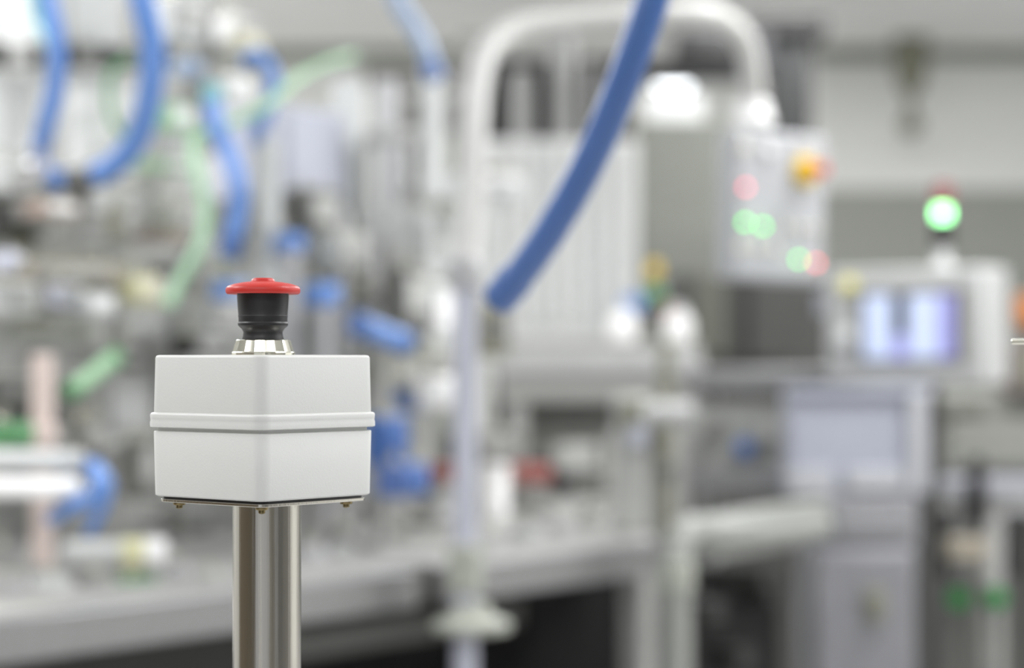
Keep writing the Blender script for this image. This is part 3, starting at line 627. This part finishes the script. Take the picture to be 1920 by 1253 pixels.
# lamp box with bright tube
lz = Bq.z + .0006
lt = thing('lit_work_lamp', 'lit white work lamp glowing above the grey electrical cabinet', 'lamp', (P(1262, 0, 7.6).x, 7.6, lz))
MB().box((P(1262, 0, 7.6).x, 7.6, lz + S(28, 7.6)), (S(110, 7.6), .12, S(56, 7.6))).build('housing', FABR, lt, .01)
MB().box((P(1262, 0, 7.53).x, 7.53, P(0, 164, 7.53).z), (S(66, 7.5), .03, S(9, 7.5))).build('lit_tube', L_WHT, lt, .008)
# machine behind, painted black as a shaded recess, its roof slab and column
t, A, Bq, z0 = axbox(908, 1180, 104, 330, 8.6, 0.6, mat('machine_black', (18, 18, 17), rough=.8), 'shaded_recess_machine', 'large machine body painted black as the shaded recess seen through the arch of the white arm', 'machine', floor=True)
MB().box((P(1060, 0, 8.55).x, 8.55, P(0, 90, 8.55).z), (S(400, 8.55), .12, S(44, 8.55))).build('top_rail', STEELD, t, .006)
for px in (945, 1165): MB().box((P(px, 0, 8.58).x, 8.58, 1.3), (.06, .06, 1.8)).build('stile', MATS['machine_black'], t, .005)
t, A, Bq, z0 = axbox(690, 898, 112, 330, 8.5, 0.6, GREYM, 'grey_machine', 'grey machine body behind the upright rods, left of the arch', 'machine', floor=True)
MB().box(((A.x + Bq.x) / 2, 8.49, Bq.z - .06), (Bq.x - A.x + .02, .04, .08)).build('top_band', DARK, t, .005)
for px in (770, 850): MB().box((P(px, 0, 8.48).x, 8.48, Bq.z - .35), (.07, .03, .4)).build('vent', DARK, t, .005)
t, A, Bq, z0 = axbox(1196, 1446, 58, 138, 9.15, 0.3, mat('duct_paint', (52, 52, 54), rough=.6), 'overhead_duct', 'dark overhead duct between the thick blue hose and steel column', 'duct')
MB().box(((A.x + Bq.x) / 2, 9.14, (A.z + Bq.z) / 2), ((Bq.x - A.x) * .8, .02, .07)).build('cover_strip', VDARK, t, .004)
MB().box((A.x + .12, 9.3, (CEIL + Bq.z) / 2), (.04, .04, CEIL - Bq.z)).build('hanger', DARK, t, .003)
t, A, Bq, z0 = axbox(1448, 1522, 66, 540, 9.2, 0.2, mat('column_paint', (46, 47, 47), rough=.5), 'steel_column', 'dark grey steel column under a black top plate', 'column', floor=True)
MB().box(P(1478, 50, 9.2) + Vector((0, .1, 0)), (S(140, 9.2), .3, S(34, 9.2))).build('top_plate', mat('machine_black', (18, 18, 17)), t, .005)
# dark cabinet lower middle
t, A, Bq, z0 = axbox(1262, 1560, 512, 700, 6.85, 0.4, mat('charcoal_cabinet', (76, 76, 73), rough=.5), 'dark_cabinet', 'dark grey cabinet below the control pendant', 'cabinet', floor=True)
MB().box((P(1420, 0, 6.84).x, 6.84, P(0, 600, 6.84).z), (S(120, 6.8), .02, S(150, 6.8))).build('door', mat('charcoal_cabinet', (76, 76, 73), rough=.5), t, .004)
MB().box((P(1330, 0, 6.84).x, 6.84, P(0, 590, 6.84).z), (S(60, 6.8), .03, S(150, 6.8))).build('side_panel', mat('dim_olive', (100, 101, 92)), t, .004)
MB().box((P(1400, 0, 6.83).x, 6.83, P(0, 600, 6.83).z), (S(14, 6.8), .03, S(190, 6.8))).build('gap_strip', VDARK, t, .002)
# conveyor rail in front of it
t, A, Bq, z0 = axbox(1285, 1600, 692, 736, 5.3, 0.3, STEEL, 'conveyor_rail', 'horizontal steel conveyor rail below the dark cabinet', 'conveyor', floor=P(0, 736, 5.3).z)
for px in (1330, 1540): MB().box((P(px, 0, 5.4).x, 5.4, z0 / 2), (.04, .04, z0)).build('leg', GREYM, t, .003)
MB().box((P(1400, 0, 5.35).x, 5.35, P(0, 820, 5.35).z), (S(230, 5.35), .05, S(130, 5.35))).build('side_plate', mat('plate_grey', (148, 149, 145), rough=.5), t, .003)
MB().box((P(1400, 0, 5.3).x, 5.3, P(0, 900, 5.3).z), (S(230, 5.3), .12, S(50, 5.3))).build('lower_rail', STEEL, t, .003)
for px, py, m_, n_ in [(1395, 840, BLUED, 'knob'), (1345, 800, DARK, 'sensor'), (1440, 810, STEELD, 'sensor')]:
    MB().cyl(P(px, py, 5.32) , P(px, py, 5.26), S(16, 5.3)).build(n_, m_, t)
t, A, Bq, z0 = axbox(1152, 1216, 740, 985, 4.45, 0.08, GREYM, 'slide_unit', 'upright grey slide unit at the end of the machine deck', 'slide', floor=ZD + E)
MB().box((P(1195, 0, 4.44).x, 4.44, P(0, 780, 4.44).z), (S(60, 4.44), .03, S(60, 4.44))).build('carriage', OLIVE, t, .003)
MB().cyl(P(1196, 818, 4.44), P(1196, 818, 4.39), S(20, 4.4)).build('knob', LAV, t)
MB().cyl(P(1300, 775, 4.44), P(1200, 775, 4.44), S(22, 4.4)).build('side_cylinder', ALU, t)
t, A, Bq, z0 = axbox(1238, 1262, 640, 990, 4.62, 0.04, OLIVE, 'dark_upright', 'thin dark olive upright beside the slide unit', 'post', floor=True)
MB().box((P(1250, 0, 4.61).x, 4.61, P(0, 880, 4.61).z), (S(34, 4.6), .05, .03)).build('clamp', DARK, t, .003)

# ---------------------------------------------------------------- guard frame of second section
gt = thing('guard_frame', 'rounded pale tubular frame whose corner bends down beyond the deck', 'frame', (P(1272, 0, 4.1).x, 4.1, 0))
g = [P(1268, 1300, 4.1), P(1266, 1120, 4.1), P(1268, 1040, 4.12), P(1288, 998, 4.16), P(1340, 1000, 4.3), P(1450, 996, 4.6), P(1540, 988, 4.83)]
g[0] = Vector((g[1].x, 4.1, 0.01))
MB().tube(g, S(30, 4.2), n=24).build('tube', mat('matt_grey_tube', (146, 148, 143), rough=.5), gt, ang=60)
MB().lathe((g[1].x, 4.1, P(0, 1108, 4.1).z), [(S(31, 4.1), 0), (S(36, 4.1), .004), (S(36, 4.1), .05), (S(31, 4.1), .056)], n=32).build('collar', GREYG, gt)
MB().lathe((g[1].x, 4.1, 0), [(.07, 0), (.07, .01), (.03, .012)], n=32).build('foot_plate', STEELD, gt)
p0 = P(1320, 1000, 4.3); p1 = P(1540, 986, 4.83); dv = (p1 - p0); an = math.atan2(dv.y, dv.x)
MB().box(((p0 + p1) / 2) + Vector((0, .02, 0)), (dv.length, .05, .085), rz=an).build('beam', MATS['matt_grey_tube'], gt, .008)
nn = Vector((-math.sin(an), math.cos(an), 0))
MB().box(p0 + dv * .60 + nn * .12 + Vector((0, 0, -.52)), (dv.length * .9, .02, .8), rz=an).build('frame_shade_panel', MATS['machine_black'], gt, .004)  # black sheet stands in for the shade below the frame
for k, zz in ((.25, -.16), (.5, -.26), (.75, -.14)):
    MB().box(p0 + dv * k + nn * .10 + Vector((0, 0, zz)), (.09, .12, .04), rz=an).build('bracket', VDARK, gt, .003)
MB().box(p0 + dv * .5 + nn * .08 + Vector((0, 0, -.1)), (.05, .16, .04), rz=an).build('bracket', VDARK, gt, .003)
MB().box((P(1213, 0, 4.36).x, 4.36, .43), (S(46, 4.3), .05, .86)).build('leg', mat('leg_grey', (118, 119, 114), rough=.5), mt, .004)
# light cabinet with lock
t, A, Bq, z0 = axbox(1524, 1716, 1030, 1253, 4.87, 0.30, mat('satin_stainless', (142, 142, 146), metal=.4, rough=.45), 'stainless_cabinet', 'pale stainless cabinet with a small lock at the frame end', 'cabinet', floor=True)
MB().box(((A.x + Bq.x) / 2, 4.862, P(0, 1030, 4.87).z / 2), ((Bq.x - A.x) * .94, .016, P(0, 1050, 4.87).z)).build('door', MATS['satin_stainless'], t, .003)
k = MB().box(P(1640, 1135, 4.85), (S(34, 4.85), .03, S(56, 4.85))).build('lock', OLIVE, t, .004)
MB().cyl(P(1640, 1135, 4.84), P(1640, 1135, 4.82), S(10, 4.7)).build('keyway', DARK, k)
t, A, Bq, z0 = axbox(1548, 1722, 930, 1032, 4.89, 0.26, mat('slate_grey_enamel', (138, 138, 141), rough=.5), 'cabinet_housing', 'grey housing block resting on the stainless cabinet', 'housing', floor=P(0, 1030, 4.87).z)
MB().box(((A.x + Bq.x) / 2, 4.885, (A.z + Bq.z) / 2), ((Bq.x - A.x) * .8, .012, (Bq.z - A.z) * .5)).build('panel', MATS['slate_grey_enamel'], t, .003)
BOXP = mat('periwinkle_grey_enamel', (158, 161, 173), rough=.5)
# pale blue grey box
t, A, Bq, z0 = axbox(1480, 1742, 728, 926, 4.92, 0.13, BOXP, 'equipment_box', 'pale blue-grey box under the touch screen', 'box', floor=P(0, 930, 4.89).z)
MB().box(((A.x + Bq.x) / 2, 4.915, Bq.z - .006), (Bq.x - A.x + .01, .02, .02)).build('top_edge', BOXP, t, .003)
MB().box((P(1520, 0, 4.91).x, 4.91, P(0, 905, 4.91).z), (S(84, 4.91), .02, S(52, 4.91))).build('bottom_flap', mat('flap_plastic', (172, 173, 177), rough=.5), t, .004)
MB().box((P(1640, 0, 4.91).x, 4.91, P(0, 900, 4.91).z), (S(110, 4.91), .02, S(40, 4.91))).build('bottom_flap', mat('flap_plastic', (172, 173, 177), rough=.5), t, .004)
MB().box((P(1722, 0, 4.91).x, 4.91, P(0, 830, 4.91).z), (S(36, 4.91), .02, S(190, 4.91))).build('side_flap', mat('flap_plastic', (172, 173, 177), rough=.5), t, .004)
# touch screen console
HD = 5.0; an = math.radians(38); hc = P(1691, 612, HD); HM = Matrix.Translation(hc) @ Matrix.Rotation(-an, 4, 'Z')
hw, hh = S(262, HD) / math.cos(an), S(218, HD)
t = thing('touch_screen_console', 'pale console with a lit blue-white touch screen', 'console', hc - Vector((0, 0, hh / 2)))
MB(HM).box((0, .065, 0), (hw, .13, hh)).build('housing', mat('console_enamel', (176, 177, 176), rough=.45), t, .010)
def HL(px, py):
    r = (px - 960) / F; k = (r * HD - hc.x) / (math.cos(an) + r * math.sin(an)); return (k, (612 - py) / F * (HD - k * math.sin(an)) )
def hbox(x0, x1, y0, y1, yy, m_, n_, par, bev=.002, th=.006):
    a = HL(x0, y0); b = HL(x1, y1); return MB(HM).box(((a[0] + b[0]) / 2, yy, (a[1] + b[1]) / 2), (b[0] - a[0], th, a[1] - b[1])).build(n_, m_, par, bev)
sc_ = hbox(1606, 1812, 545, 680, -.003, DARK, 'screen_bezel', t)
hbox(1622, 1676, 553, 672, -.007, SCR, 'screen_page', sc_, 0, .002); hbox(1676, 1706, 553, 630, -.007, SCRD, 'screen_page', sc_, 0, .002)
hbox(1676, 1706, 630, 672, -.007, SCRV, 'screen_page', sc_, 0, .002); hbox(1706, 1762, 553, 672, -.007, SCR, 'screen_page', sc_, 0, .002)
hbox(1762, 1792, 553, 672, -.007, SCRV, 'screen_page', sc_, 0, .002)
for (px, py, m_, r, n_) in [(1594, 535, mat('straw_plastic', (214, 208, 120)), 15, 'selector_ring'), (1588, 632, GREYW, 18, 'knob')]:
    a = HL(px, py); MB(HM).lathe((a[0], -.001, a[1]), [(S(r, 5), 0), (S(r, 5), .01), (S(r * .6, 5), .016)], (0, -1, 0), n=24).build(n_, m_, t)
MB(HM).box((HL(1537, 0)[0], .06, HL(0, 580)[1]), (S(50, 5), .06, S(46, 5))).build('hinge_block', mat('lavender_grey_enamel', (150, 152, 162)), t, .004)
cxh = hc.x + .063
MB().box((cxh, 5.10, (hc.z - hh / 2) / 2), (.068, .068, hc.z - hh / 2 + .01)).build('stand', mat('slate_dark', (62, 62, 60), rough=.5), t, .004)
# stack light
sx = P(1767, 0, 4.99).x; zt_ = hc.z + hh / 2
t = thing('stack_light', 'signal lamp on the touch screen console, its green section lit', 'signal lamp', (sx, 4.99, zt_))
Z = lambda py: P(0, py, 4.99).z
MB().lathe((sx, 4.99, zt_ - .004), [(S(20, 5), 0), (S(20, 5), .01), (S(14, 5), .014), (S(14, 5), Z(462) - zt_)], n=24).build('base_tube', GREYW, t)
MB().lathe((sx, 4.99, Z(462)), [(S(16, 5), -.004), (S(19, 5), 0), (S(19, 5), Z(413) - Z(462))], n=24).build('lower_segment', VDARK, t)
MB().lathe((sx, 4.99, Z(413)), [(S(14, 5), -.001), (S(14, 5), Z(387) - Z(413))], n=24).build('green_lens', L_GRN, t)
MB().lathe((sx, 4.99, Z(387)), [(S(19, 5), -.001), (S(19, 5), Z(352) - Z(387)), (S(14, 5), Z(344) - Z(387))], n=24).build('red_lens', mat('unlit_red_lens', (110, 40, 38), rough=0.3), t)

# ---------------------------------------------------------------- far right
t, A, Bq, z0 = axbox(1735, 2080, 900, 934, 5.3, 0.5, mat('table_steel', (160, 161, 168), rough=.45), 'side_table', 'pale steel side table at the right edge', 'table', floor=P(0, 930, 5.3).z)
for px in (1870, 2040):
    for y in (5.35, 5.7): MB().box((P(px, 0, 5.3).x, y, z0 / 2), (S(36, 5.3), .04, z0)).build('leg', STEELD, t, .003)
MB().box((P(1860, 0, 5.3).x, 5.6, .45), (.25, .02, .5)).build('shelf_panel', DARK, t, .003)
t, A, Bq, z0 = axbox(1752, 2000, 742, 900, 5.5, 0.3, mat('stone_grey_enamel', (134, 135, 128), rough=.55), 'grey_enclosure', 'grey enclosure standing on the side table', 'enclosure', floor=P(0, 900, 5.3).z)
MB().box((P(1805, 0, 5.49).x, 5.49, P(0, 768, 5.49).z), (S(80, 5.49), .02, S(22, 5.49))).build('label_slot', mat('dim_olive', (100, 101, 92)), t, .003)
MB().box((P(1870, 0, 5.49).x, 5.49, P(0, 830, 5.49).z), (S(180, 5.49), .012, S(90, 5.49))).build('panel', MATS['stone_grey_enamel'], t, .003)
t, A, Bq, z0 = axbox(1895, 2040, 640, 742, 5.45, 0.2, mat('warm_grey_enamel', (116, 108, 103), rough=0.5), 'brown_grey_box', 'warm grey box at the right edge beside the console', 'box', floor=P(0, 742, 5.5).z)
MB().box(P(1940, 582, 5.5) + Vector((0, .03, 0)), (S(60, 5.5), .06, S(60, 5.5))).build('orange_cap', ORANGE, t, .006)
MB().box(P(1940, 628, 5.52) + Vector((0, .03, 0)), (S(40, 5.5), .05, S(50, 5.5))).build('neck', DARK, t, .003)
MB().box((P(1925, 0, 5.45).x + .02, 5.44, P(0, 690, 5.45).z), (S(50, 5.45), .02, S(60, 5.45))).build('panel', OLIVE, t, .003)
t = thing('pull_handle', 'upright black handle in front of the side table', 'handle', P(1832, 985, 5.2))
MB().lathe(P(1832, 985, 5.2), [(S(12, 5.2), 0), (S(20, 5.2), .015), (S(18, 5.2), .07), (S(14, 5.2), .13), (S(10, 5.2), .155)], n=24).build('grip', mat('black_rubber', (14, 14, 14)), t)
MB().box(P(1832, 925, 5.25), (.02, .12, .02)).build('arm', DARK, t, .002)
t, A, Bq, z0 = axbox(1780, 1852, 1010, 1050, 5.15, 0.08, BEIGE, 'beige_terminal', 'beige terminal block under the black handle', 'terminal', floor=P(0, 1050, 5.15).z)
MB().box(((A.x + Bq.x) / 2 + .038, 5.245, z0 / 2), (.02, .03, z0)).build('stem', DARK, t, .002)
MB().box(((A.x + Bq.x) / 2 + .025, 5.24, z0 + .02), (.03, .06, .04)).build('bracket', DARK, t, .002)
for k, (px, lab) in enumerate([(1795, 'dim green indicator under the beige terminal block'), (1866, 'dim green indicator before the leg of the side table')]):
    c = P(px, 1122, 5.22); tt = thing('indicator_lamp', lab, 'indicator', c)
    MB().lathe(c, [(S(20, 5.2), 0), (S(20, 5.2), .012), (S(12, 5.2), .022)], (0, -1, 0), n=24).build('lens', GLOWG, tt)
    MB().box(c + Vector((0, .03, 0)), (.05, .06, .05)).build('housing', DARK, tt, .003)
    MB().box((c.x, c.y + .03, (c.z - .024) / 2), (.016, .016, c.z - .024)).build('stem', DARK, tt, .001)
t, A, Bq, z0 = axbox(1722, 1850, 960, 1253, 5.9, 0.3, VDARK, 'dark_side_unit', 'dark unit standing beside the stainless cabinet', 'cabinet', floor=True)
MB().box(((A.x + Bq.x) / 2, 5.89, .5), ((Bq.x - A.x) * .8, .02, .7)).build('door', VDARK, t, .004)
t, A, Bq, z0 = axbox(1880, 2100, 960, 1253, 5.8, 0.3, mat('slate_enamel', (92, 92, 96), rough=0.5), 'slate_side_unit', 'slate grey unit below the side table at the right edge', 'cabinet', floor=True)
MB().box(((A.x + Bq.x) / 2, 5.79, .5), ((Bq.x - A.x) * .8, .02, .7)).build('door', DARK, t, .004)
# hanging bracket on the far wall
d = 11.2; t = thing('ceiling_bracket', 'olive tapered bracket with a hook hanging under the ceiling', 'bracket', P(1708, 250, d))
c = P(1708, 0, d).x; Zf = lambda py: P(0, py, d).z
MB().lathe((c, d, Zf(180)), [(S(12, d), 0), (S(22, d), Zf(165) - Zf(180)), (S(34, d), Zf(125) - Zf(180)), (S(34, d), CEIL - Zf(180))], n=24).build('housing', OLIVE, t)
MB().cyl((c, d, Zf(215)), (c, d, Zf(178)), S(6, d)).build('stem', OLIVE, t)
MB().lathe((c, d, Zf(255)), [(S(6, d), 0), (S(22, d), Zf(242) - Zf(255)), (S(22, d), Zf(228) - Zf(255)), (S(8, d), Zf(212) - Zf(255))], n=24).build('hook_block', OLIVE, t)
# steel wire tip beside the right edge, on a stand outside the view
t = thing('steel_pointer', 'thin bright steel rod tip entering at the right edge', 'rod', (P(2040, 0, 1.3).x, 1.3, 0))
MB().cyl(P(1896, 641, 1.3), P(2050, 640, 1.3), .0016).build('rod', CHROME, t)
MB().cyl((P(2040, 0, 1.3).x, 1.3, .01), P(2040, 630, 1.3), .008).build('stand', STEELD, t)
MB().lathe((P(2040, 0, 1.3).x, 1.3, 0), [(.07, 0), (.07, .008), (.01, .012)], n=32).build('foot', STEELD, t)
